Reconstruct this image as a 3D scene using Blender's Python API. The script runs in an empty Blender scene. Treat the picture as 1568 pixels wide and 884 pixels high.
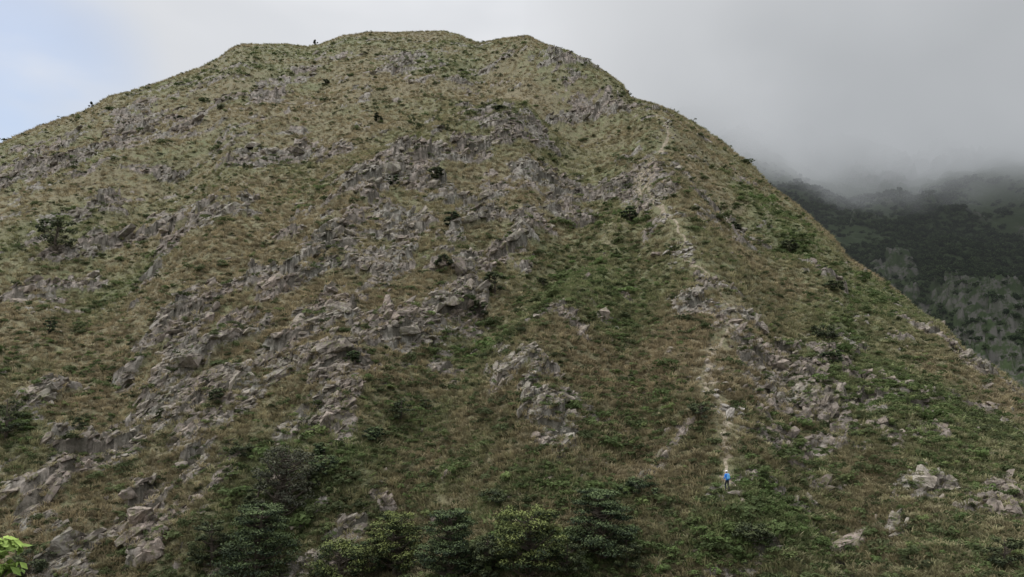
import bpy, bmesh, math, random, time
import numpy as np
from mathutils import Vector
T0=time.time()
random.seed(7); rng=np.random.default_rng(11)
scene=bpy.context.scene
scene.view_settings.view_transform='Standard'; scene.view_settings.look='None'; scene.view_settings.exposure=0

# ------------------------------------------------------------ camera
F=1150.0; PITCH=math.atan(158/F)
cam_d=bpy.data.cameras.new('camera'); cam=bpy.data.objects.new('camera',cam_d)
scene.collection.objects.link(cam); scene.camera=cam
cam_d.sensor_width=36; cam_d.lens=36*F/1568; cam_d.clip_start=0.1; cam_d.clip_end=20000
cam.rotation_euler=(math.pi/2+PITCH,0,0)
cp,sp=math.cos(PITCH),math.sin(PITCH)
def bear_el(u,v):
    """bearing and elevation tangent of a feature measured on the photograph"""
    x=(np.asarray(u,float)-784)/F; y=np.ones_like(x); z=(442-np.asarray(v,float))/F
    Y=cp*y-sp*z; Z=sp*y+cp*z
    return np.arctan2(x,Y), Z/np.hypot(x,Y)
def measure(P):
    x,y,z=P[...,0],P[...,1],P[...,2]
    d=cp*y+sp*z; h=-sp*y+cp*z
    return 784+F*x/d, 442-F*h/d

# ------------------------------------------------------------ noise helpers
def h2(ix,iy,s):
    a=(ix.astype(np.int64)*374761393+iy.astype(np.int64)*668265263+s*974634777)&0xFFFFFFFF
    a=((a^(a>>13))*1274126177)&0xFFFFFFFF
    a=((a^(a>>16))*2246822519)&0xFFFFFFFF
    a=a^(a>>15)
    return (a&0xFFFFFF)/float(0xFFFFFF)
def vn(x,y,s=0):
    xi=np.floor(x);yi=np.floor(y);fx=x-xi;fy=y-yi
    fx=fx*fx*(3-2*fx);fy=fy*fy*(3-2*fy)
    a=h2(xi,yi,s);b=h2(xi+1,yi,s);c=h2(xi,yi+1,s);d=h2(xi+1,yi+1,s)
    return (a*(1-fx)+b*fx)*(1-fy)+(c*(1-fx)+d*fx)*fy
def fbm(x,y,size,o=4,s=0,g=.5):
    t=0;A=1;n=0;X=x/size;Y=y/size
    for i in range(o):
        t=t+A*vn(X,Y,s+i);n+=A;A*=g
        X,Y=(X*1.6-Y*1.2)+7.3,(X*1.2+Y*1.6)+3.1
    return t/n
def facets(x,y,cell,s,tilt=1.0):
    X=x/cell;Y=y/cell;xi=np.floor(X);yi=np.floor(Y)
    f1=np.full(X.shape,9.);f2=np.full(X.shape,9.);hh=np.zeros(X.shape)
    for dx in(-1,0,1):
        for dy in(-1,0,1):
            cx=xi+dx;cy=yi+dy
            ox=X-(cx+h2(cx,cy,s));oy=Y-(cy+h2(cx,cy,s+1))
            d=ox*ox+oy*oy
            m=d<f1
            f2=np.where(m,f1,np.minimum(f2,d))
            hv=h2(cx,cy,s+2)+tilt*(ox*(h2(cx,cy,s+3)-.5)+oy*(h2(cx,cy,s+4)-.75))*1.4
            hh=np.where(m,hv,hh);f1=np.where(m,d,f1)
    return hh,np.sqrt(f2)-np.sqrt(f1)
def sst(a,b,x):
    t=np.clip((x-a)/(b-a),0,1);return t*t*(3-2*t)

# ------------------------------------------------------------ mesh helpers
def mesh_np(name,V,Fc,smooth=False,mats=(),mi=None):
    me=bpy.data.meshes.new(name); V=np.asarray(V,np.float32); Fc=np.asarray(Fc,np.int32)
    me.vertices.add(len(V)); me.vertices.foreach_set('co',V.ravel())
    k=Fc.shape[1]; me.loops.add(Fc.size); me.loops.foreach_set('vertex_index',Fc.ravel())
    me.polygons.add(len(Fc)); me.polygons.foreach_set('loop_start',np.arange(0,Fc.size,k,dtype=np.int32))
    me.polygons.foreach_set('use_smooth',np.full(len(Fc),smooth,dtype=bool))
    for m in mats: me.materials.append(m)
    if mi is not None: me.polygons.foreach_set('material_index',np.asarray(mi,np.int32))
    me.update(calc_edges=True)
    return me
def obj(name,me,parent=None,loc=None):
    o=bpy.data.objects.new(name,me); scene.collection.objects.link(o)
    if parent is not None:o.parent=parent
    if loc is not None:o.location=loc
    return o
def attr(me,name,a,typ='FLOAT'):
    at=me.attributes.new(name,typ,'POINT')
    if typ=='FLOAT': at.data.foreach_set('value',np.asarray(a,np.float32).ravel())
    elif typ=='INT': at.data.foreach_set('value',np.asarray(a,np.int32).ravel())
    else: at.data.foreach_set('vector',np.asarray(a,np.float32).ravel())

# ------------------------------------------------------------ node helpers
class NT:
    def __init__(s,nt): s.nt=nt
    def n(s,t,**kw):
        x=s.nt.nodes.new(t)
        for k,v in kw.items():
            if k=='inp':
                for kk,vv in v.items():
                    if isinstance(vv,bpy.types.NodeSocket): s.nt.links.new(vv,x.inputs[kk])
                    else: x.inputs[kk].default_value=vv
            else: setattr(x,k,v)
        return x
    def math(s,op,a,b=0.0,c=None,clamp=False):
        d={0:a,1:b}
        if c is not None:d[2]=c
        return s.n('ShaderNodeMath',operation=op,use_clamp=clamp,inp=d).outputs[0]
    def mix(s,f,a,b,mode='MIX'):
        x=s.n('ShaderNodeMix',data_type='RGBA',blend_type=mode)
        for k,v in ((0,f),(6,a),(7,b)):
            if isinstance(v,bpy.types.NodeSocket): s.nt.links.new(v,x.inputs[k])
            else: x.inputs[k].default_value=v if k==0 else (*v,1)
        return x.outputs[2]
    def noise(s,vec,scale,detail=4,rough=.55):
        return s.n('ShaderNodeTexNoise',inp={'Vector':vec,'Scale':scale,'Detail':detail,'Roughness':rough}).outputs[0]
    def mr(s,v,a,b,c=0.,d=1.,smooth=True):
        return s.n('ShaderNodeMapRange',interpolation_type='SMOOTHSTEP' if smooth else 'LINEAR',inp={0:v,1:a,2:b,3:c,4:d}).outputs[0]
    def link(s,a,b): s.nt.links.new(a,b)
def newmat(name):
    m=bpy.data.materials.new(name);m.use_nodes=True
    nt=NT(m.node_tree); bs=m.node_tree.nodes['Principled BSDF']; bs.inputs['Specular IOR Level'].default_value=.15
    bs.inputs['Roughness'].default_value=.9
    return m,nt,bs

def rock_color(t,pos):
    big=t.noise(pos,.12,1); mid=t.noise(pos,.9,4,.65); fine=t.noise(pos,5,2,.7)
    c=t.mix(t.mr(big,.35,.65),(.245,.205,.178),(.25,.238,.205))
    c=t.mix(t.mr(mid,.38,.62),(.12,.104,.088),c)
    c=t.mix(t.mr(fine,.52,.78,0,.55),c,(.37,.345,.31))
    st=t.n('ShaderNodeMapping',inp={'Vector':pos,'Scale':(1.6,1.6,.35)}).outputs[0]
    s=t.noise(st,1.3,2,.6)
    c=t.mix(t.mr(s,.53,.67,0,.65),c,(.06,.055,.047))
    return c,fine,mid

# terrain material
M_ter,t,bs=newmat('hillside_grass_and_rock')
pos=t.n('ShaderNodeNewGeometry').outputs['Position']
A=lambda n:t.n('ShaderNodeAttribute',attribute_name=n).outputs['Fac']
n1=t.noise(pos,.035,2);n2=t.noise(pos,.35,3,.65);n3=t.noise(pos,2.2,4,.7);n4=t.noise(pos,9,1,.7)
gr=t.mix(t.mr(n1,.35,.65),(.165,.148,.088),(.14,.15,.076))
gr=t.mix(t.mr(n2,.4,.65,0,.7),gr,(.185,.152,.10))
gr=t.mix(A('green'),gr,t.mix(t.mr(n2,.35,.65),(.066,.088,.040),(.125,.155,.062)))
gr=t.mix(A('tan'),gr,(.195,.163,.105))
gr=t.mix(t.mr(n3,.36,.56,.8,0.),gr,(.05,.05,.029))
gr=t.mix(t.mr(n4,.5,.75,0,.5),gr,(.27,.245,.16))
rc,rf,rm=rock_color(t,pos)
rk=t.mr(t.math('ADD',A('rock'),t.math('MULTIPLY',t.math('SUBTRACT',n3,.5),1.8)),.44,.60)
col=t.mix(rk,gr,rc)
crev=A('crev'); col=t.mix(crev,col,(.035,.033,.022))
t.link(col,bs.inputs['Base Color'])
bmp=t.n('ShaderNodeBump',inp={'Strength':.8,'Distance':.3,'Height':n3})
t.link(bmp.outputs[0],bs.inputs['Normal'])

M_rock,t,bs=newmat('rock')
pos=t.n('ShaderNodeNewGeometry').outputs['Position']
c,rf,rm=rock_color(t,pos)
rnd=t.n('ShaderNodeObjectInfo').outputs['Random']
c=t.mix(1.0,c,t.mix(rnd,(.70,.68,.67),(1.25,1.21,1.17)),'MULTIPLY')
# moss and grass settled on the rock
c=t.mix(t.mr(t.noise(pos,1.5,3,.65),.53,.64,0,.75),c,(.13,.128,.07))
t.link(c,bs.inputs['Base Color'])
bmp=t.n('ShaderNodeBump',inp={'Strength':.9,'Distance':.18,'Height':rm})
t.link(bmp.outputs[0],bs.inputs['Normal'])

def inst_mat(name,ca,cb,cc):
    m,t,bs=newmat(name)
    g=t.n('ShaderNodeAttribute',attribute_name='tint',attribute_type='INSTANCER').outputs['Vector']
    sx=t.n('ShaderNodeSeparateXYZ',inp={0:g})
    rnd=t.n('ShaderNodeObjectInfo').outputs['Random']
    c=t.mix(sx.outputs[0],ca,cb)
    c=t.mix(t.mr(rnd,.75,1,0,.6),c,cc)
    c=t.mix(1.0,c,t.mix(t.math('FRACT',t.math('MULTIPLY',rnd,7.3)),(.55,.55,.55),(1.45,1.43,1.38)),'MULTIPLY')
    t.link(c,bs.inputs['Base Color'])
    tr=t.n('ShaderNodeBsdfTranslucent',inp={'Color':c});mx=t.n('ShaderNodeMixShader',inp={0:.35,1:bs.outputs[0],2:tr.outputs[0]})
    t.link(mx.outputs[0],m.node_tree.nodes['Material Output'].inputs[0])
    return m
M_tuft=inst_mat('grass_blades',(.275,.23,.145),(.175,.205,.095),(.35,.31,.205))
M_shrub=inst_mat('shrub_leaves',(.08,.095,.046),(.102,.145,.052),(.165,.195,.08))

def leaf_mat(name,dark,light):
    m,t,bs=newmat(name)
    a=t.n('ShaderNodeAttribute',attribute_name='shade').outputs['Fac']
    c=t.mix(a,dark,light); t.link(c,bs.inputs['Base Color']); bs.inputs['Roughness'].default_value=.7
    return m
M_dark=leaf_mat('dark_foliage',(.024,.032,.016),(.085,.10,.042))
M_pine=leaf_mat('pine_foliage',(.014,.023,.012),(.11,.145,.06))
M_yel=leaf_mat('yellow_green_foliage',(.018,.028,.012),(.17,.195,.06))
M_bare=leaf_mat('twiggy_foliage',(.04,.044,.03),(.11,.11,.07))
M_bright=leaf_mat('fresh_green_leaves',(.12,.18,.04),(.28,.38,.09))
M_bark,t,bs=newmat('bark')
pos=t.n('ShaderNodeNewGeometry').outputs['Position']
t.link(t.mix(t.noise(pos,6,4),(.04,.033,.026),(.12,.10,.08)),bs.inputs['Base Color'])

# ------------------------------------------------------------ the mountain
SKY=np.array([(-400,330),(-150,265),(0,220),(25,207),(60,192),(138,165),(165,147),(250,122),(300,104),(335,88),(355,72),(372,66),(440,66),(470,69),(490,66),(525,53),(570,48),(640,47),(680,46),(705,53),(735,64),(770,58),(808,55),(830,67),(870,80),(900,94),(930,112),(953,130),(963,148),(1000,157),(1030,168),(1060,186),(1100,212),(1150,250),(1182,285),(1220,312),(1250,340),(1275,362),(1300,396),(1340,420),(1380,452),(1410,478),(1440,492),(1470,528),(1500,552),(1535,570),(1568,600),(1700,690),(1950,860)],float)
sb,se=bear_el(SKY[:,0],SKY[:,1]+3)
def tab(us,vals,vv=450):
    b,_=bear_el(np.array(us,float),np.full(len(us),float(vv)));return b,np.array(vals,float)
RS=tab([-400,0,370,640,800,960,1100,1200,1300,1400,1568,1950],[300,335,400,415,375,320,275,240,210,185,155,115])
RB=tab([-400,0,300,800,1100,1568,1950],[85,80,74,60,64,58,50])
WW=tab([-400,0,640,960,1200,1568,1950],[60,60,45,45,35,25,20])
NA=1300;NR=900;NN=40;NB=70;R0=42.
TH=np.linspace(math.radians(-44),math.radians(44),NA)
Es=np.interp(TH,sb,se);rs=np.interp(TH,*RS)
rs=np.convolve(np.pad(rs,60,mode='edge'),np.ones(121)/121,'valid')
rb=np.interp(TH,*RB);ww=np.interp(TH,*WW)
Eb=np.full(NA,-.247)
mm=(Es-Eb)*rb/(np.sqrt((rs-rb)**2+ww**2)-ww)
G=.7
tt=np.linspace(0,1,NR)
def rad_of(t,rs_): return (R0**-G+t*(rs_**-G-R0**-G))**(-1/G)
Rn=np.linspace(3,R0-.5,NN)
R=np.concatenate([np.repeat(Rn[:,None],NA,1),rad_of(tt[:,None],rs[None,:]),rs[None,:]*(1+1.3*(np.arange(1,NB+1)/NB)[:,None]**1.8)],0)
TT=np.broadcast_to(TH[None,:],R.shape)
X=R*np.sin(TT);Y=R*np.cos(TT)
hh=mm[None,:]*(np.sqrt((R-rs[None,:])**2+ww[None,:]**2)-ww[None,:])
hh=np.where(R>rs[None,:],hh*2.2,hh)
Zb=Es[None,:]*R-hh
Pb=np.stack([X,Y,Zb],-1)
def finder(P,st):
    Q=P[NN:NN+NR:st,::st];u,v=measure(Q)
    def f(a,b):
        i=np.argmin((u-a)**2+(v-b)**2);return Q.reshape(-1,3)[i].copy()
    return f
fb=finder(Pb,3)
def poly_d(pts,X,Y):
    best=np.full(X.shape,1e9)
    for a,b in zip(pts[:-1],pts[1:]):
        d=b[:2]-a[:2];L=d@d+1e-6
        t=np.clip(((X-a[0])*d[0]+(Y-a[1])*d[1])/L,0,1)
        best=np.minimum(best,(X-a[0]-t*d[0])**2+(Y-a[1]-t*d[1])**2)
    return np.sqrt(best)
relief=np.zeros(R.shape)
for pts,amp,sig in [
  ([(1130,880),(1115,750),(1085,600),(1110,480),(1040,350),(978,270),(1000,200),(890,120),(808,62)],.05,.08),
  ([(640,800),(640,640),(690,520),(760,430),(860,350),(900,260),(900,180)],-.06,.075),
  ([(560,700),(500,600),(440,470),(560,290),(700,225),(770,180)],.035,.07),
  ([(330,800),(300,620),(290,480),(330,330)],.026,.06),
  ([(180,640),(130,520),(170,380),(260,260)],-.025,.06),
  ([(90,880),(60,700),(20,500)],.02,.07),
  ([(1300,870),(1250,700),(1200,560),(1180,430),(1120,330)],-.022,.05),
  ([(860,700),(830,600),(850,500),(940,330)],.014,.035),
  ([(960,700),(950,560),(970,420),(985,350)],-.018,.04)]:
    d=poly_d([fb(*p) for p in pts],X,Y)
    relief+=amp*R*np.exp(-(d/(sig*R))**2)
relief+=R*.03*(fbm(X,Y,45,3,50)-.5)+R*.022*(fbm(X,Y,14,3,60)-.5)
rr_s=R/rs[None,:]
crest=sst(.8,1.0,rr_s)
Z1=Zb+relief*(1-.92*sst(.62,.95,rr_s))
P1=np.stack([X,Y,Z1],-1)
f1=finder(P1,3)
def blobs(L,lim=6,grow=1.2):
    out=np.zeros(R.shape)
    for u,v,ru,rv,s in L:
        c=f1(u,v);e=f1(u,v-rv);r=np.hypot(c[0],c[1]);ax=np.array([c[0],c[1]])/r
        re=max(abs(np.hypot(e[0],e[1])-r),rv*r/F*grow);re=min(re,rv*r/F*lim);le=ru*r/F
        sub=(np.abs(X-c[0])<3*max(re,le))&(np.abs(Y-c[1])<3*max(re,le))
        dx=X[sub]-c[0];dy=Y[sub]-c[1]
        a=(dx*ax[1]-dy*ax[0])/le;b=(dx*ax[0]+dy*ax[1])/re
        out[sub]=np.maximum(out[sub],s*np.exp(-(a*a+b*b)*.8))
    return out
ROCK=[(210,195,55,30,.9),(30,255,50,20,.8),(110,250,50,16,.7),(460,235,25,15,1),(500,240,30,15,.7),(560,275,35,22,1),(640,250,60,26,1),(720,228,60,22,1),(790,200,50,16,.85),(790,85,35,16,.85),(860,88,45,12,.85),(610,100,35,16,.85),(900,180,60,20,.6),(820,330,60,25,.85),(740,340,50,36,.95),(700,420,45,35,1),(850,290,60,18,.8),(960,285,50,16,.85),(1000,308,30,12,1),(300,330,40,20,.75),(370,330,30,18,.85),(160,310,30,18,.8),(120,385,50,13,.8),(190,375,60,12,.85),(280,350,50,16,.7),(440,420,50,33,1),(510,470,70,33,1.1),(620,490,60,26,1.1),(515,540,50,28,1.1),(300,480,65,28,1.05),(340,525,60,33,1.1),(270,575,45,33,1.1),(370,580,60,30,.95),(430,530,50,28,1),(500,640,30,20,.8),(530,590,40,18,.8),(690,470,45,20,1.1),(790,410,30,15,.95),(820,570,35,40,.78),(885,540,28,36,.78),(820,615,25,30,.75),(780,560,25,22,.65),(760,665,30,14,.7),(620,380,35,25,.95),(590,330,35,15,.75),(1060,460,30,18,.7),(1130,505,40,35,.78),(1190,545,40,25,.78),(1165,600,35,25,.68),(1260,620,50,35,.55),(1285,550,45,20,.6),(1330,660,40,20,.5),(1415,740,40,24,.75),(1545,780,30,26,.7),(1440,515,30,14,.75),(1500,565,30,14,.75),(1110,345,35,12,.65),(1275,435,25,12,.6),(215,810,42,60,1.1),(95,770,36,50,.85),(115,850,50,36,1),(295,715,26,28,.75),(170,690,36,22,.68),(75,605,32,16,.85),(300,655,36,16,.65),(590,775,22,14,.6),(280,855,22,25,.75),(20,735,18,20,.6),(1540,600,30,13,.65),(1360,580,40,16,.5),(430,370,40,13,.7),(240,270,40,16,.6),(80,230,60,16,.6),(560,420,50,22,.75),(1090,430,30,22,.55),(480,330,60,16,.55),(200,600,30,16,.55),(100,450,50,16,.5),(680,290,60,18,.65),(650,340,40,20,.6),(480,110,30,10,.6),(400,150,40,12,.6),(540,150,30,10,.6),(700,130,30,10,.6),(300,190,40,12,.6),(350,240,40,12,.6)]
# continuous outcrop bands running up to the right
for line,w_,s_ in [([(235,620),(380,570),(530,535),(640,490),(720,425),(800,350),(890,305),(985,290)],14,1.08),([(250,490),(350,450),(450,410),(540,330),(570,270),(650,255),(740,225),(820,190),(920,165)],12,.95),([(90,400),(190,375),(300,335),(400,300)],9,.85),([(60,275),(180,215),(270,180)],10,.85),([(1080,425),(1125,490),(1180,545),(1270,600)],12,.75)]:
    for (a0,b0),(a1,b1) in zip(line[:-1],line[1:]):
        m_=max(2,int(math.hypot(a1-a0,b1-b0)/24))
        for k_ in range(m_):
            ROCK.append((a0+(a1-a0)*k_/m_,b0+(b1-b0)*k_/m_,w_*1.7,w_,s_))
GREEN=[(900,420,110,60,.85),(965,335,60,28,.85),(1200,790,90,40,1),(720,540,90,40,.85),(850,745,150,30,.85),(420,700,80,40,.8),(620,640,70,40,.8),(1210,370,70,30,.8),(1180,320,60,25,.8),(1330,450,60,30,.7),(1000,620,90,60,.7),(780,850,260,50,.85),(400,800,80,60,.85),(550,690,80,30,.75),(1300,500,60,30,.6),(720,500,60,20,.7),(150,560,60,50,.45),(480,290,60,20,.5),(160,470,80,40,.45),(950,510,60,40,.65),(900,640,80,40,.65),(700,720,80,30,.75),(1080,840,120,40,.85),(1380,600,120,60,.65),(1450,700,100,60,.65),(20,560,60,60,.5),(680,90,120,30,.45),(430,85,120,20,.45),(30,650,30,40,.8),(1200,680,80,40,.5),(1480,840,90,40,.5),(300,300,100,30,.35),(100,340,80,30,.4),(1080,300,40,20,.35),(600,560,60,25,.5)]
TAN=[(600,130,120,50,.75),(400,190,150,50,.55),(1060,250,60,50,.75),(800,150,80,30,.65),(480,330,90,30,.6),(1140,300,50,30,.4),(130,600,60,40,.55),(1000,530,60,40,.5),(620,740,60,40,.55),(1130,650,40,30,.4),(1400,830,120,30,.6),(1100,860,60,30,.55),(560,330,60,40,.65),(250,420,80,30,.6),(60,480,70,40,.5),(300,700,50,30,.5),(1200,450,60,30,.4),(700,160,80,30,.5),(180,240,80,20,.45),(1320,720,60,30,.4)]
rockb=blobs(ROCK,4.5,1.0);greenb=blobs(GREEN);tanb=blobs(TAN)
PATHUV=[(1117,756),(1112,735),(1116,700),(1110,670),(1112,640),(1106,618),(1088,600),(1080,582),(1084,560),(1092,540),(1118,505),(1128,488),(1112,470),(1108,450),(1090,432),(1075,412),(1052,398),(1048,375),(1040,348),(1022,325),(1000,307),(985,290),(980,272),(990,255),(1003,240),(1012,225),(1026,208),(1020,190),(1005,175)]
pathd=poly_d([f1(*p) for p in PATHUV],X,Y)
pm=np.exp(-(pathd/1.5)**2)
# strata direction: beds dip so that outcrops run up to the right
a=.6;Xr=(X*math.cos(a)+Y*math.sin(a))*.62;Yr=(-X*math.sin(a)+Y*math.cos(a))
nb=fbm(X,Y,22,4,1,.6);nm=fbm(Xr,Yr,6,4,2,.6);ns=fbm(Xr,Yr,2.2,3,3,.6)
rk=rockb*.80+(nb-.5)*.6+(nm-.5)*2.0+(ns-.5)*1.2
rock=sst(.32,.47,rk)
rock*=1-.8*sst(.5,.9,greenb)*(rockb<.55)
rock*=1-.6*pm
rock*=1-.45*crest
wx=(fbm(X,Y,4,2,70)-.5)*3;wy=(fbm(X,Y,4,2,80)-.5)*3
h1,e1=facets(Xr+wx,Yr+wy,4.6,100,1.4)
hb,e2=facets(Xr+wx*.5,Yr+wy*.5,1.8,120,1.4)
hs,e3=facets(Xr,Yr,.75,140,1.)
near=(sst(40,160,R)*.55+.5)*(1-.6*crest)
disp=rock*((h1*1.7+hb*1.2+hs*.5)*(.55+.5*np.clip(rockb,0,1.2))-.82)*near
disp+=(1-rock)*((fbm(X,Y,3.2,4,5,.65)-.5)*.9+(vn(X/.75,Y/.75,8)-.5)*.3*(1-.6*pm))*(.6+.5*near)
disp+=greenb*(vn(X/1.6,Y/1.6,9)**2)*.8*(1-pm)*(1-.8*crest)
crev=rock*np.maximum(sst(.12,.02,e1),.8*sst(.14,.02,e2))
Z2=Z1+disp
nearplane=-1.75-.43*R+(fbm(X,Y,3,4,6)-.5)*.6
Z2=np.where(R<R0+4,np.maximum(np.minimum(Z2,-.30*R-3),nearplane),Z2)
Z2=np.maximum(Z2,-75)
P2=np.stack([X,Y,Z2],-1)
print('terrain',time.time()-T0)
nrow=R.shape[0]
ii=np.arange(nrow-1)[:,None]*NA+np.arange(NA-1)[None,:]
FQ=np.stack([ii,ii+1,ii+NA+1,ii+NA],-1).reshape(-1,4)
me=mesh_np('mountain_terrain',P2.reshape(-1,3),FQ,True,[M_ter])
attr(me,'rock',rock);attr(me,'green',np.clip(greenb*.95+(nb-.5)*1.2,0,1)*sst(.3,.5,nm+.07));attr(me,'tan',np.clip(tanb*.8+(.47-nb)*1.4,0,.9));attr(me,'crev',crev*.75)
obj('mountain_terrain',me)
f2=finder(P2,1)
def zat(x,y):
    x=np.asarray(x,float);y=np.asarray(y,float)
    th=np.arctan2(x,y);r=np.hypot(x,y)
    fi=np.clip((th-TH[0])/(TH[-1]-TH[0])*(NA-1),0,NA-1.001);i=fi.astype(int);a=fi-i
    rr=rs[i]*(1-a)+rs[i+1]*a
    ft=np.clip((r**-G-R0**-G)/(rr**-G-R0**-G)*(NR-1),0,NR-1.001);j=ft.astype(int);b=ft-j
    Zt=Z2[NN:]
    return (Zt[j,i]*(1-a)+Zt[j,i+1]*a)*(1-b)+(Zt[j+1,i]*(1-a)+Zt[j+1,i+1]*a)*b

# valley floor out to the horizon
M_val,t,bs=newmat('valley_floor')
pos=t.n('ShaderNodeNewGeometry').outputs['Position']
t.link(t.mix(t.noise(pos,.02,5),(.04,.05,.025),(.08,.085,.045)),bs.inputs['Base Color'])
ang=np.linspace(0,2*math.pi,65)[:-1];rr_=np.array([1,60,300,1200,4000,12000.])
V=[(r*math.cos(a),r*math.sin(a),-76) for r in rr_ for a in ang]
Fc=[(i*64+j,i*64+(j+1)%64,(i+1)*64+(j+1)%64,(i+1)*64+j) for i in range(5) for j in range(64)]
obj('valley_ground',mesh_np('valley_ground',V,Fc,True,[M_val]))

# ------------------------------------------------------------ instancing of small repeated things
def scatter(name,pts,scl,rot,pidx,tint,protos):
    col=bpy.data.collections.new(name+'_kinds')
    for p in protos: col.objects.link(p)
    me=bpy.data.meshes.new(name);me.vertices.add(len(pts));me.vertices.foreach_set('co',np.asarray(pts,np.float32).ravel())
    attr(me,'scl',scl,'FLOAT_VECTOR');attr(me,'rot',rot,'FLOAT_VECTOR');attr(me,'pidx',pidx,'INT');attr(me,'tint',tint,'FLOAT_VECTOR')
    o=obj(name,me)
    ng=bpy.data.node_groups.new(name,'GeometryNodeTree')
    ng.interface.new_socket(name='Geometry',in_out='INPUT',socket_type='NodeSocketGeometry')
    ng.interface.new_socket(name='Geometry',in_out='OUTPUT',socket_type='NodeSocketGeometry')
    N=ng.nodes;L=ng.links
    gi=N.new('NodeGroupInput');go=N.new('NodeGroupOutput');ip=N.new('GeometryNodeInstanceOnPoints');ci=N.new('GeometryNodeCollectionInfo')
    ci.inputs['Collection'].default_value=col;ci.inputs['Separate Children'].default_value=True;ci.inputs['Reset Children'].default_value=True
    ip.inputs['Pick Instance'].default_value=True
    def na(nm,ty):
        x=N.new('GeometryNodeInputNamedAttribute');x.data_type=ty;x.inputs[0].default_value=nm
        return [s for s in x.outputs if s.enabled and s.name=='Attribute'][0]
    L.new(gi.outputs[0],ip.inputs['Points']);L.new(ci.outputs[0],ip.inputs['Instance'])
    L.new(na('pidx','INT'),ip.inputs['Instance Index']);L.new(na('rot','FLOAT_VECTOR'),ip.inputs['Rotation']);L.new(na('scl','FLOAT_VECTOR'),ip.inputs['Scale'])
    L.new(ip.outputs[0],go.inputs[0])
    md=o.modifiers.new('scatter','NODES');md.node_group=ng
    return o
def leaves_mesh(C,N,size,asp=.5,r=rng):
    """one rhombic leaf per centre C, facing N"""
    n=len(C);N=N/np.linalg.norm(N,axis=1,keepdims=True)
    T=np.cross(N,r.normal(size=(n,3)));T/=np.linalg.norm(T,axis=1,keepdims=True)+1e-9
    B=np.cross(N,T);s=np.asarray(size).reshape(-1,1)
    V=np.stack([C-T*s,C+B*s*asp+N*s*.12,C+T*s,C-B*s*asp+N*s*.12],1).reshape(-1,3)
    return V,np.arange(4*n).reshape(n,4)
def proto_tuft(k):
    r=np.random.default_rng(k);V=[];Fc=[]
    for b in range(22):
        a=r.uniform(0,6.28);ro=r.uniform(0,.28);l=r.uniform(.18,.42);w=r.uniform(.02,.035);ln=r.uniform(.12,.36)
        bx,by=ro*math.cos(a),ro*math.sin(a);a2=a+r.normal()*.5;dx,dy=math.cos(a2),math.sin(a2);px,py=-dy*w,dx*w
        i=len(V)
        V+=[(bx-px,by-py,-.06),(bx+px,by+py,-.06),(bx+dx*ln*.35+px*.8,by+dy*ln*.35+py*.8,l*.65),(bx+dx*ln*.35-px*.8,by+dy*ln*.35-py*.8,l*.65),(bx+dx*ln+px*.2,by+dy*ln+py*.2,l),(bx+dx*ln-px*.2,by+dy*ln-py*.2,l)]
        Fc+=[(i,i+1,i+2,i+3),(i+3,i+2,i+4,i+5)]
    return bpy.data.objects.new('grass_tuft_kind',mesh_np('grass_tuft',V,Fc,False,[M_tuft]))
def proto_shrub(k):
    r=np.random.default_rng(k);C=[];N=[]
    for c in range(7):
        cc=np.array([r.normal()*.38,r.normal()*.38,r.uniform(.1,.5)]);cr=r.uniform(.22,.42)
        d=r.normal(size=(26,3));d[:,2]=np.abs(d[:,2])*1.1-.25;d/=np.linalg.norm(d,axis=1,keepdims=True)
        C.append(cc+d*cr*r.uniform(.75,1.1,(26,1)));N.append(d+r.normal(size=(26,3))*.5)
    C=np.concatenate(C);N=np.concatenate(N)
    V,Fc=leaves_mesh(C,N,r.uniform(.09,.17,len(C)),.6,r)
    return bpy.data.objects.new('shrub_kind',mesh_np('shrub',V,Fc,False,[M_shrub]))
def rock_bm(k,sx=1,sy=1,sz=1,n=13,sub=2):
    r=random.Random(k);bm=bmesh.new()
    for i in range(n):
        v=[r.uniform(-1,1) for _ in range(3)];m=max(abs(q) for q in v);l=math.sqrt(sum(q*q for q in v))
        f=(.6/m+.4/l)*r.uniform(.8,1)
        bm.verts.new((v[0]*f*sx,v[1]*f*sy,v[2]*f*sz))
    bmesh.ops.convex_hull(bm,input=bm.verts)
    for v in [v for v in bm.verts if not v.link_faces]: bm.verts.remove(v)
    bmesh.ops.bevel(bm,geom=list(bm.edges),offset=.05*min(sx,sy,sz),segments=1,affect='EDGES')
    bmesh.ops.triangulate(bm,faces=list(bm.faces))
    if sub:
        bmesh.ops.subdivide_edges(bm,edges=[e for e in bm.edges if e.calc_length()>.35*min(sx,sy,sz)],cuts=sub,use_grid_fill=True)
        for v in bm.verts: v.co+=v.co.normalized()*r.uniform(-.08,.08)*min(sx,sy,sz)
    return bm
def proto_rock(k):
    bm=rock_bm(k,1,.75,.6,12,1);me=bpy.data.meshes.new('rock');bm.to_mesh(me);bm.free();me.materials.append(M_rock)
    return bpy.data.objects.new('rock_kind',me)

sl_=slice(NN+1,NN+NR+6)
Pf=P2[sl_].reshape(-1,3);rf=rock[sl_].ravel();gf=greenb[sl_].ravel();pf=pm[sl_].ravel();tf=tanb[sl_].ravel();nbf=nb[sl_].ravel();rbf=rockb[sl_].ravel();Rf=R[sl_].ravel();nmf=nm[sl_].ravel();cf=crest[sl_].ravel()
def pick(n,w):
    c=np.cumsum(w);return np.searchsorted(c,rng.uniform(0,c[-1],n))
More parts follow.
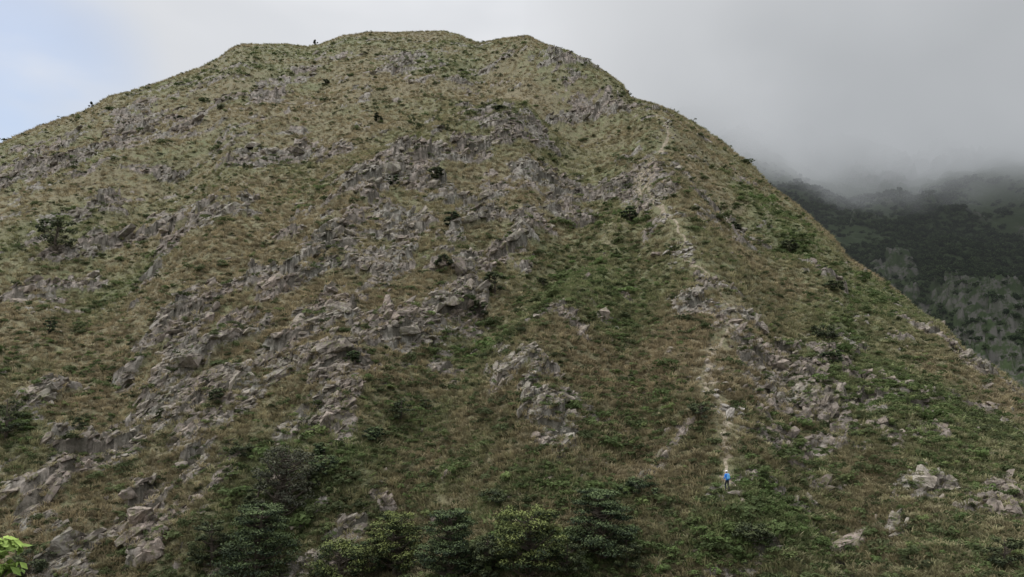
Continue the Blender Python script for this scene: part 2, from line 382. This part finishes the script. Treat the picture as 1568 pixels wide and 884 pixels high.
# grass
n=160000;i=pick(n,(1-.78*rf)*(1-.88*pf)*(1-.35*np.clip(gf,0,1))*(Rf/150)**.3)
s=rng.uniform(.6,1.4,n)*(1+Rf[i]/600)
gt=np.clip(gf[i]*.85+(nbf[i]-.42)*2.0-tf[i]*.55+rng.normal(size=n)*.12,0,1)
scatter('grass',Pf[i]+rng.normal(size=(n,3))*[.12,.12,0],np.stack([s*1.1,s*1.1,s*rng.uniform(.6,1,n)],1),np.stack([rng.normal(size=n)*.12+.15,rng.normal(size=n)*.12,rng.uniform(0,6.28,n)],1),rng.integers(0,4,n),np.stack([gt,gt,gt],1),[proto_tuft(q) for q in range(4)])
# low shrubs
n=38000;i=pick(n,(.11+.5*np.clip(gf,0,1)**1.5+.5*sst(.5,.65,nmf)*sst(.5,.65,nbf))*(1-.6*rf)*(1-.95*pf)*(1-.8*cf))
s=rng.lognormal(-.42,.47,n)*(.5+Rf[i]/450);gt=np.clip(gf[i]+rng.normal(size=n)*.25,0,1)
scatter('low_shrubs',Pf[i],np.stack([s,s,s*rng.uniform(.5,.8,n)],1),np.stack([rng.normal(size=n)*.15,rng.normal(size=n)*.15,rng.uniform(0,6.28,n)],1),rng.integers(0,4,n),np.stack([gt,gt,gt],1),[proto_shrub(q) for q in range(4)])
# rocks, half buried, lying with the slope
n=17000;i=pick(n,(rf*(.15+rbf)+.010)*(1-.8*pf)*(1-.6*cf))
s=rng.lognormal(-.92,.52,n)*(.43+Rf[i]/260);s=np.clip(s,.12,1.9);s=np.where(rf[i]<.3,np.minimum(s,.5),s)
pp=Pf[i].copy();pp[:,2]-=s*.18
scatter('rock_outcrops',pp,np.stack([s*rng.uniform(.9,1.8,n),s*rng.uniform(.6,1.1,n),s*rng.uniform(.6,1.2,n)],1),np.stack([rng.normal(size=n)*.3+.4,rng.normal(size=n)*.3-.5,rng.normal(size=n)*.5+.3],1),rng.integers(0,9,n),np.zeros((n,3)),[proto_rock(q) for q in range(9)])
# path
M_path,t,bs=newmat('trodden_earth_and_gravel')
pos=t.n('ShaderNodeNewGeometry').outputs['Position']
c=t.mix(t.mr(t.noise(pos,1.2,5,.6),.35,.65),(.18,.145,.105),(.31,.265,.205))
c=t.mix(t.mr(t.noise(pos,3,4,.7),.45,.62,0,.8),c,(.125,.115,.07))
t.link(c,bs.inputs['Base Color'])
W=np.array([f2(*p) for p in PATHUV]);q=np.linspace(0,len(W)-1,700)
px=np.interp(q,np.arange(len(W)),W[:,0]);py=np.interp(q,np.arange(len(W)),W[:,1])
kk=np.ones(9)/9;px[4:-4]=np.convolve(px,kk,'valid');py[4:-4]=np.convolve(py,kk,'valid')
tx=np.gradient(px);ty=np.gradient(py);L=np.hypot(tx,ty)+1e-6;nx,ny=-ty/L,tx/L
wj=(vn(q*2.2,q*0,15)-.5)*1.2;px+=nx*wj;py+=ny*wj
wd=.18+.5*vn(q*1.9,q*0,5)**2+np.where((q>20.8)&(q<23.0),1.6,0)+np.where((q>6.6)&(q<7.4),1.0,0)+np.where(q>24,.2,0)
V=[]
for k_ in range(-2,3):
    xx=px+nx*wd*k_/2;yy=py+ny*wd*k_/2;V.append(np.stack([xx,yy,zat(xx,yy)+.07-.10*abs(k_)/2+(vn(q*9,q*0+k_,25)-.5)*.12],1))
V=np.stack(V,1).reshape(-1,3);a_=np.arange(699)[:,None]*5+np.arange(4)[None,:]
obj('footpath',mesh_np('footpath',V,np.stack([a_,a_+1,a_+6,a_+5],-1).reshape(-1,4),True,[M_path]))
M_pst,t,bs=newmat('pale_path_stone')
pos=t.n('ShaderNodeNewGeometry').outputs['Position']
t.link(t.mix(t.mr(t.noise(pos,2,4),.3,.7),(.13,.115,.098),(.37,.345,.31)),bs.inputs['Base Color'])
pro=[]
for q_ in range(4):
    bm=rock_bm(50+q_,1,.8,.6,11,1);m_=bpy.data.meshes.new('path_stone');bm.to_mesh(m_);bm.free();m_.materials.append(M_pst);pro.append(bpy.data.objects.new('path_stone_kind',m_))
n=2600;qi=rng.integers(0,700,n);seg=q[qi]
keep=rng.uniform(size=n)<np.where((seg>9)&(seg<21),.75,.22)*sst(.3,.75,vn(seg*1.7,seg*0,33));qi=qi[keep];n=len(qi)
off=rng.normal(size=n)*1.5;xx=px[qi]+nx[qi]*off;yy=py[qi]+ny[qi]*off;s=np.clip(rng.lognormal(-1.25,.5,n)*(.7+np.hypot(xx,yy)/380),0,.9)
scatter('path_stones',np.stack([xx,yy,zat(xx,yy)+s*.06],1),np.stack([s*1.3,s,s*.8],1),rng.normal(size=(n,3))*[.3,.3,3],rng.integers(0,4,n),np.zeros((n,3)),pro)
print('scatter',time.time()-T0)

# boulders
for k_,(u,v,wpx,hpx) in enumerate([(458,312,24,9),(1127,758,26,9),(1412,742,46,26),(925,484,18,22),(683,729,20,15),(665,798,22,16),(458,236,34,18),(820,668,22,10),(1008,392,28,10),(590,768,12,20),(500,645,28,26),(727,540,12,10),(664,566,13,11),(320,492,16,30),(72,605,26,20),(505,535,44,20),(215,800,36,40),(240,850,30,34),(95,845,34,28),(705,415,20,40),(690,470,44,18),(620,505,44,20),(600,262,36,22),(1125,495,30,14),(520,475,40,22),(290,560,40,26)]):
    p=f2(u,v);r_=np.hypot(p[0],p[1]);sx=wpx*r_/F/2;sz=hpx*r_/F/2
    bm=rock_bm(200+k_,sx,(sx+sz)/2,sz,14,2);me=bpy.data.meshes.new('boulder');bm.to_mesh(me);bm.free();me.materials.append(M_rock)
    o=obj('boulder',me,loc=p+np.array([0,0,sz*.3]));o.rotation_euler=(.2,random.uniform(-.35,.0),random.uniform(-.3,.5))

# ------------------------------------------------------------ trees and bushes
def tube(path,rads,seg=6):
    path=np.asarray(path,float);V=[];Fc=[]
    for i_,(p,r_) in enumerate(zip(path,rads)):
        d=path[min(i_+1,len(path)-1)]-path[max(i_-1,0)];d/=np.linalg.norm(d)+1e-9
        a=np.cross(d,[.3,.9,.1]);a/=np.linalg.norm(a);b=np.cross(d,a)
        for s_ in range(seg):
            an=2*math.pi*s_/seg;V.append(p+(a*math.cos(an)+b*math.sin(an))*r_)
    for i_ in range(len(path)-1):
        for s_ in range(seg):
            Fc.append((i_*seg+s_,i_*seg+(s_+1)%seg,(i_+1)*seg+(s_+1)%seg,(i_+1)*seg+s_))
    return np.array(V),np.array(Fc)
def tree(name,loc,H,Wd,mat,seed,kind='round',nclump=40,per=90,leaf=.13):
    r=np.random.default_rng(seed);VV=[];FF=[];MI=[];SH=[];off=0
    def add(V,Fc,mi,sh):
        nonlocal off
        VV.append(V);FF.append(Fc+off);MI.append(np.full(len(Fc),mi));SH.append(np.broadcast_to(sh,(len(V),)));off+=len(V)
    top=np.array([r.normal()*.05*H,r.normal()*.05*H,H*.92])
    tp=[np.array([0,0,-.4]),np.array([r.normal()*.03*H,0,H*.3]),top*.65,top]
    V,Fc=tube(tp,[.045*H,.035*H,.02*H,.008*H]);add(V,Fc,0,0)
    for c in range(nclump):
        f=(c+.5)/nclump
        if kind=='layer':
            lay=math.floor(f*7)/7+.03;z=H*(.18+.8*lay)+r.normal()*.03*H;rad=Wd*.5*(1-lay*.6)*r.uniform(.35,1.05);cs=Wd*.14*(1.15-lay*.4);flat=.24
        else:
            z=H*r.uniform(.2,.95);e=math.sqrt(max(.05,1-((z/H-.45)/.62)**2));rad=Wd*.5*e*r.uniform(.2,.95)**.6;cs=Wd*r.uniform(.08,.15);flat=.5
        an=r.uniform(0,6.28);cc=np.array([math.cos(an)*rad,math.sin(an)*rad,z])+top*[1,1,0]*(z/H)
        base=np.array([0,0,max(.05*H,z-rad*.55)])
        mid=(base+cc)/2+np.array([0,0,-.04*H])
        V,Fc=tube([base,mid,cc],[.014*H,.009*H,.003*H],4);add(V,Fc,0,0)
        d=r.normal(size=(per,3));d/=np.linalg.norm(d,axis=1,keepdims=True)
        rr=r.uniform(.35,1.15,(per,1));C=cc+d*rr*cs*[1,1,flat];Nn=d*[.6,.6,.5]+[0,0,.7]+r.normal(size=(per,3))*.45
        V,Fc=leaves_mesh(C,Nn,r.uniform(.7,1.3,per)*leaf,.5,r)
        sh=np.clip(.22+r.normal()*.2+.65*d[:,2]*rr[:,0]+.25*(z/H-.5)+r.normal(size=per)*.12,0,1)  # random tone per clump plus painted shading: lighter on top, darker beneath
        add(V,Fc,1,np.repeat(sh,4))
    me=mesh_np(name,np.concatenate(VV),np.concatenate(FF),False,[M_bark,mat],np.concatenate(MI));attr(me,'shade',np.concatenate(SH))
    return obj(name,me,loc=loc)
def plant(name,u,v,wpx,hpx,mat,seed,kind='round',**kw):
    p=f2(u,v+hpx*.45);r_=np.hypot(p[0],p[1])
    H=hpx*r_/F;Wd=wpx*r_/F
    kw.setdefault('leaf',max(.1,r_/F*1.3))
    return tree(name,p-np.array([0,0,.15]),H*1.1,Wd,mat,seed,kind,**kw)
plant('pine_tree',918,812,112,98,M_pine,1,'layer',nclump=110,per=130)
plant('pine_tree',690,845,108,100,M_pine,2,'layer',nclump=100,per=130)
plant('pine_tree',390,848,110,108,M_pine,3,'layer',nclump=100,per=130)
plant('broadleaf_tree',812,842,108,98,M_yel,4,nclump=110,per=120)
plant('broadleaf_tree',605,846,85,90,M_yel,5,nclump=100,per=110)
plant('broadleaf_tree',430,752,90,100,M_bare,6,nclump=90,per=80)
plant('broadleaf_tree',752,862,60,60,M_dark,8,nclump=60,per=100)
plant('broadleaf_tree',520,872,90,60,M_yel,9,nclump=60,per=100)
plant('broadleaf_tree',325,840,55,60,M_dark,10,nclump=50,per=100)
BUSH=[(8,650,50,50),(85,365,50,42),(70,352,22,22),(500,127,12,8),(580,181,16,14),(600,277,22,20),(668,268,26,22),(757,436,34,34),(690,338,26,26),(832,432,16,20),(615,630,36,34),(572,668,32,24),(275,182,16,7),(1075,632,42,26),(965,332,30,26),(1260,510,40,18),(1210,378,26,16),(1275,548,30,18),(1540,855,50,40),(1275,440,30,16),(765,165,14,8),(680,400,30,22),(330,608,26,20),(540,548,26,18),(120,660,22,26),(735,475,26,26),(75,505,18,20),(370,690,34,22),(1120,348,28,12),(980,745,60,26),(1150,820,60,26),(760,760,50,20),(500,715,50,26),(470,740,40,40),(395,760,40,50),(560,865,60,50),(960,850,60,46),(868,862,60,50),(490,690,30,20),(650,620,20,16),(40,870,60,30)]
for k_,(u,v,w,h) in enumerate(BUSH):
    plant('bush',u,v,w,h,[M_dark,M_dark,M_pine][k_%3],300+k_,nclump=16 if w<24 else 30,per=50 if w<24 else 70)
for k_,(u,v,w,h) in enumerate([(483,65,8,8),(138,158,6,9)]):
    plant('small_tree',u,v,w,h,M_dark,400+k_,nclump=9,per=30)
# near shrub at the lower-left corner
b_,e_=bear_el(5,845);r_=13.;zt=float(e_)*r_
M=tree('rhododendron_shrub',(0,0,0),3.9,1.6,M_bright,500,nclump=46,per=46,leaf=.085)
M.location=(r_*math.sin(b_)-.3,r_*math.cos(b_),zt-3.3)

# ------------------------------------------------------------ mountain behind, in cloud
nb_a,nb_r=560,400
th=np.linspace(math.radians(8),math.radians(50),nb_a);rr2=np.linspace(400,1250,nb_r)
TH2,R2=np.meshgrid(th,rr2);X2=R2*np.sin(TH2);Y2=R2*np.cos(TH2)
Zc=-95+.68*(R2-400)+(fbm(X2,Y2,260,3,201)-.5)*150+(fbm(X2,Y2,70,4,210)-.5)*55
cl=sst(.58,.66,fbm(X2*.8,Y2,60,5,220,.65)+.20*np.exp(-(((X2-300)/55)**2+((Y2-480)/60)**2)))
hc,ec=facets(X2+(fbm(X2,Y2,20,2,230)-.5)*20,Y2*.8,11,240,1.2);hd,_=facets(X2,Y2,4,250,1.2)
Zc+=cl*(hc*8+hd*3.5)+(1-cl)*(fbm(X2,Y2,9,3,260)-.5)*7
V=np.stack([X2,Y2,Zc],-1);a_=np.arange(nb_r-1)[:,None]*nb_a+np.arange(nb_a-1)[None,:]
M_bg,t,bs=newmat('distant_slope')
pos=t.n('ShaderNodeNewGeometry').outputs['Position']
g=t.mix(t.noise(pos,.05,4,.65),(.018,.032,.013),(.06,.08,.034))
g=t.mix(t.math('MULTIPLY',t.n('ShaderNodeAttribute',attribute_name='rock').outputs['Fac'],t.mr(t.noise(pos,.12,4,.7),.44,.58,.0,.85)),g,(.115,.107,.098))
t.link(g,bs.inputs['Base Color'])
me=mesh_np('background_mountain',V.reshape(-1,3),np.stack([a_,a_+1,a_+nb_a+1,a_+nb_a],-1).reshape(-1,4),True,[M_bg]);attr(me,'rock',cl)
obj('background_mountain',me)
M_bgt,t,bs=newmat('distant_tree_leaves')
rnd=t.n('ShaderNodeObjectInfo').outputs['Random'];t.link(t.mix(rnd,(.014,.027,.01),(.055,.08,.032)),bs.inputs['Base Color'])
pro=[]
for k_ in range(3):
    p_=proto_shrub(900+k_);p_.data.materials[0]=M_bgt;pro.append(p_)
n=20000;Vf=V.reshape(-1,3);i=pick(n,((1-.9*cl)*(.12+sst(.38,.52,fbm(X2,Y2,60,4,270)))*(R2<900)).ravel())
s=rng.uniform(2.,5.,n)
scatter('distant_forest',Vf[i],np.stack([s,s,s],1),np.stack([s*0,s*0,rng.uniform(0,6.28,n)],1),rng.integers(0,3,n),np.zeros((n,3)),pro)

# ------------------------------------------------------------ cloud bank
bm=bmesh.new();bmesh.ops.create_cube(bm,size=1);me=bpy.data.meshes.new('cloud_bank');bm.to_mesh(me);bm.free()
cb=obj('cloud_bank',me,loc=(760,930,430));cb.scale=(1500,1060,840)
m=bpy.data.materials.new('cloud_vapour');m.use_nodes=True;m.node_tree.nodes.clear();t=NT(m.node_tree)
pos=t.n('ShaderNodeNewGeometry').outputs['Position'];sx=t.n('ShaderNodeSeparateXYZ',inp={0:pos})
x_,y_,z_=sx.outputs
nz=t.noise(pos,.007,3,.58)
base=t.math('MULTIPLY_ADD',x_,-.14,270.)
hgt=t.math('ADD',t.math('SUBTRACT',z_,base),t.math('MULTIPLY',t.math('SUBTRACT',nz,.5),190.))
dn=t.math('MULTIPLY',t.mr(hgt,-40.,60.,0.,1.),.014)
left=t.mr(t.math('ADD',t.math('SUBTRACT',x_,t.math('MULTIPLY',y_,.06)),t.math('MULTIPLY',t.math('SUBTRACT',nz,.5),160.)),-40.,300.)
dn=t.math('MULTIPLY',dn,left)
haze=t.math('MULTIPLY',.00022,t.mr(x_,20.,200.))
dn=t.math('ADD',dn,haze)
ab=t.n('ShaderNodeVolumeAbsorption',inp={'Color':(0,0,0,1),'Density':dn})
em=t.n('ShaderNodeEmission',inp={'Color':t.mix(t.mr(t.math('ADD',z_,t.math('MULTIPLY',t.math('SUBTRACT',nz,.5),350.)),170.,480.),(.39,.41,.43),(.72,.735,.76)),'Strength':dn})  # glow put into the vapour in place of scattered skylight, brighter higher up
ad=t.n('ShaderNodeAddShader',inp={0:ab.outputs[0],1:em.outputs[0]})
ou=t.n('ShaderNodeOutputMaterial');t.link(ad.outputs[0],ou.inputs['Volume'])
m.cycles.volume_step_rate=.7
cb.data.materials.append(m)

# ------------------------------------------------------------ hiker
def skin_obj(name,verts,edges,rad,mat,parent,sub=2):
    me=bpy.data.meshes.new(name);me.from_pydata(verts,edges,[]);o=obj(name,me,parent)
    md=o.modifiers.new('skin','SKIN');me.materials.append(mat)
    if not me.skin_vertices:
        bpy.context.view_layer.objects.active=o;o.select_set(True);bpy.ops.mesh.customdata_skin_add();o.select_set(False)
    for i_,r_ in enumerate(rad): me.skin_vertices[0].data[i_].radius=(r_,r_) if not isinstance(r_,tuple) else r_
    me.skin_vertices[0].data[0].use_root=True
    md.use_smooth_shade=True
    s=o.modifiers.new('sub','SUBSURF');s.levels=sub;s.render_levels=sub
    return o
def flat(name,c,r=.8):
    m,t,bs=newmat(name);pos=t.n('ShaderNodeNewGeometry').outputs['Position']
    t.link(t.mix(t.noise(pos,14,3),tuple(q*.8 for q in c),tuple(min(1,q*1.15) for q in c)),bs.inputs['Base Color']);bs.inputs['Roughness'].default_value=r;return m
hp=f2(1114,752)
hz=float(zat(hp[0],hp[1]))
hk=bpy.data.objects.new('hiker',None);scene.collection.objects.link(hk);hk.location=(hp[0],hp[1],hz+.06);hk.rotation_euler=(0,0,math.radians(205))
Sk=flat('skin',(.48,.30,.21));Bl=flat('blue_jacket',(.03,.22,.72));Tr=flat('dark_trousers',(.03,.035,.05));Wh=flat('white_cap',(.8,.8,.8));Hr=flat('black_hair',(.015,.013,.012));Pk=flat('pale_blue_backpack',(.14,.40,.72));Bt=flat('boots',(.07,.05,.035))
# faces local -Y
J=dict(pel=(0,0,.93),wai=(0,-.01,1.08),che=(0,-.03,1.28),nb=(0,-.03,1.43),nk=(0,-.05,1.50),
 sl=(.17,-.03,1.40),el=(.25,-.02,1.13),wl=(.24,-.22,.98),sr=(-.17,-.03,1.40),er=(-.24,.03,1.12),wr=(-.26,-.12,.90),
 hl=(.09,0,.88),kl=(.10,-.16,.50),al=(.10,-.10,.10),tl=(.11,-.26,.04),hr=(-.09,0,.88),kr=(-.10,-.02,.48),ar=(-.10,.16,.10),tr=(-.11,.02,.04))
K=list(J);E=[('pel','wai'),('wai','che'),('che','nb'),('nb','nk'),('nb','sl'),('sl','el'),('el','wl'),('nb','sr'),('sr','er'),('er','wr'),('pel','hl'),('hl','kl'),('kl','al'),('al','tl'),('pel','hr'),('hr','kr'),('kr','ar'),('ar','tr')]
RD=dict(pel=(.16,.11),wai=(.145,.10),che=(.17,.115),nb=(.10,.08),nk=.055,sl=.07,el=.048,wl=.034,sr=.07,er=.048,wr=.034,hl=.095,kl=.065,al=.045,tl=.04,hr=.095,kr=.065,ar=.045,tr=.04)
body=skin_obj('body',[J[k_] for k_ in K],[(K.index(a),K.index(b)) for a,b in E],[RD[k_] for k_ in K],Bl,hk)
dg=bpy.context.evaluated_depsgraph_get();dg.update();mb=bpy.data.meshes.new_from_object(body.evaluated_get(dg));body.modifiers.clear();body.data=mb
mb.materials.clear()
for q_ in(Bl,Tr,Bt,Sk):mb.materials.append(q_)
for p_ in mb.polygons:
    z=p_.center.z;x=abs(p_.center.x)
    p_.material_index=2 if z<.13 else (1 if z<.93 and x<.2 else (3 if z>1.475 else 0))
    p_.use_smooth=True
# head
bm=bmesh.new();bmesh.ops.create_uvsphere(bm,u_segments=24,v_segments=18,radius=1)
for v in bm.verts:
    x,y,z=v.co;w=1-.22*max(0,-z)**1.5
    fy=y
    if y<0: fy=y*.95-.10*math.exp(-(x/.16)**2-((z+.1)/.2)**2)-.04*math.exp(-(x/.3)**2-((z+.5)/.12)**2)+.06*(math.exp(-((abs(x)-.38)/.16)**2-((z-.08)/.12)**2))
    v.co=(x*.078*w,fy*.098,z*.118)
me=bpy.data.meshes.new('head');bm.to_mesh(me);bm.free();me.materials.append(Sk);me.materials.append(Hr)
for p_ in me.polygons:
    c_=p_.center;p_.use_smooth=True
    if c_.z>.06 or (c_.y>.015 and c_.z>-.06): p_.material_index=1
obj('head',me,hk,(0,-.065,1.62))
def ball(name,loc,sc,mat):
    bm=bmesh.new();bmesh.ops.create_uvsphere(bm,u_segments=14,v_segments=10,radius=1);me=bpy.data.meshes.new(name);bm.to_mesh(me);bm.free();me.materials.append(mat)
    for p_ in me.polygons:p_.use_smooth=True
    o=obj(name,me,hk,loc);o.scale=sc;return o
for s_ in(-1,1):
    ball('eye',(s_*.03,-.152,1.628),(.011,.007,.008),Hr);ball('ear',(s_*.078,-.055,1.61),(.012,.02,.032),Sk)
ball('mouth',(0,-.158,1.562),(.024,.006,.006),flat('lips',(.35,.13,.11)))
# cap: crown plus brim
bm=bmesh.new();bmesh.ops.create_uvsphere(bm,u_segments=24,v_segments=16,radius=1)
bmesh.ops.delete(bm,geom=[v for v in bm.verts if v.co.z<-.05],context='VERTS')
for v in bm.verts:
    if v.co.z<.15 and v.co.y<-.3: v.co.y*=1.7
    v.co=(v.co.x*.09,v.co.y*.11,v.co.z*.085)
me=bpy.data.meshes.new('cap');bm.to_mesh(me);bm.free();me.materials.append(Wh);obj('cap',me,hk,(0,-.06,1.665))
# backpack
bm=bmesh.new();bmesh.ops.create_cube(bm,size=1)
for v in bm.verts:v.co=(v.co.x*(.30 if v.co.z<0 else .24),v.co.y*(.20 if v.co.z<0 else .14),v.co.z*.46)
bmesh.ops.bevel(bm,geom=list(bm.edges),offset=.05,segments=3,affect='EDGES')
me=bpy.data.meshes.new('backpack');bm.to_mesh(me);bm.free();me.materials.append(Pk);obj('backpack',me,hk,(0,.17,1.25))
for s_ in(-1,1):
    V,Fc=tube([(s_*.10,.10,1.43),(s_*.11,-.03,1.50),(s_*.11,-.15,1.36),(s_*.12,-.13,1.18),(s_*.12,.06,1.06)],[.018]*5,6);obj('strap',mesh_np('strap',V,Fc,True,[Pk]),hk)
# hands
for s_,w in((1,J['wl']),(-1,J['wr'])):
    w=np.array(w);d=np.array([0,-.7,-.7]) if s_==1 else np.array([0,-.35,-.94]);d/=np.linalg.norm(d);lat=np.array([s_*-.2,-.6,.6]);lat-=d*(lat@d);lat/=np.linalg.norm(lat);cu=np.cross(lat,d)*s_
    pv=[w,w+d*.045,w+d*.085];skin_obj('palm',[tuple(q_) for q_ in pv],[(0,1),(1,2)],[(.02,.03),(.018,.038),(.014,.038)],Sk,hk,1)
    for fi,(of,ln) in enumerate([(-.03,.065),(-.01,.075),(.01,.07),(.03,.055)]):
        b0=w+d*.07+lat*of;c=[b0,b0+d*ln*.5,b0+d*ln*.85+cu*.012,b0+d*ln*1.05+cu*.035]
        skin_obj('finger',[tuple(q_) for q_ in c],[(0,1),(1,2),(2,3)],[.0095,.009,.008,.007],Sk,hk,1)
    b0=w+d*.02-lat*.02;c=[b0,b0-lat*.03+d*.025,b0-lat*.038+d*.055+cu*.01];skin_obj('thumb',[tuple(q_) for q_ in c],[(0,1),(1,2)],[.011,.010,.008],Sk,hk,1)

# ------------------------------------------------------------ sky and sun
SE,SA=math.radians(58),math.radians(-70)   # high, left of the view
w=bpy.data.worlds.new('World');scene.world=w;w.use_nodes=True;w.node_tree.nodes.clear();t=NT(w.node_tree)
sk=t.n('ShaderNodeTexSky',sky_type='NISHITA',sun_disc=False,sun_elevation=SE,sun_rotation=SA)
g=t.n('ShaderNodeTexCoord').outputs['Generated']
mp=t.n('ShaderNodeMapping',inp={'Vector':g,'Scale':(1,1,2.2)}).outputs[0]
c1=t.noise(mp,2.2,4,.5)
s3=t.n('ShaderNodeSeparateXYZ',inp={0:g})
side=t.mr(s3.outputs[0],-.05,.5)
cl_=t.mix(t.mr(c1,.35,.65),(.70,.72,.755),(.84,.85,.875))
cl_=t.mix(side,cl_,(.64,.655,.68))
# overcast sky: about three times brighter overhead than low down
zen=t.mr(s3.outputs[2],.45,.95,1.,3.5)
cl_=t.n('ShaderNodeVectorMath',operation='SCALE',inp={0:cl_,'Scale':zen}).outputs[0]
bb,be=bear_el(-10,130);dv=(math.sin(bb),math.cos(bb),float(be));L_=math.sqrt(sum(q*q for q in dv));dv=tuple(float(q/L_) for q in dv)
dt=t.n('ShaderNodeVectorMath',operation='DOT_PRODUCT',inp={0:g,1:dv}).outputs['Value']
gap=t.math('MULTIPLY',t.mr(dt,.982,1.0),t.mr(t.noise(mp,5,4,.5),.3,.6,.45,1.))
b1=t.n('ShaderNodeBackground',inp={'Color':cl_,'Strength':1.0});b2=t.n('ShaderNodeBackground',inp={'Color':sk.outputs[0],'Strength':.15})
mx=t.n('ShaderNodeMixShader',inp={0:t.math('MULTIPLY',gap,.55),1:b1.outputs[0],2:b2.outputs[0]})
ou=t.n('ShaderNodeOutputWorld');t.link(mx.outputs[0],ou.inputs[0])
sl=bpy.data.lights.new('sun','SUN');sl.energy=1.3;sl.angle=math.radians(18);sl.color=(1,.97,.92);so=bpy.data.objects.new('sun',sl);scene.collection.objects.link(so)
sd=Vector((math.sin(SA)*math.cos(SE),math.cos(SA)*math.cos(SE)-.25,math.sin(SE)))
so.rotation_euler=sd.to_track_quat('Z','Y').to_euler()
print('done',time.time()-T0)
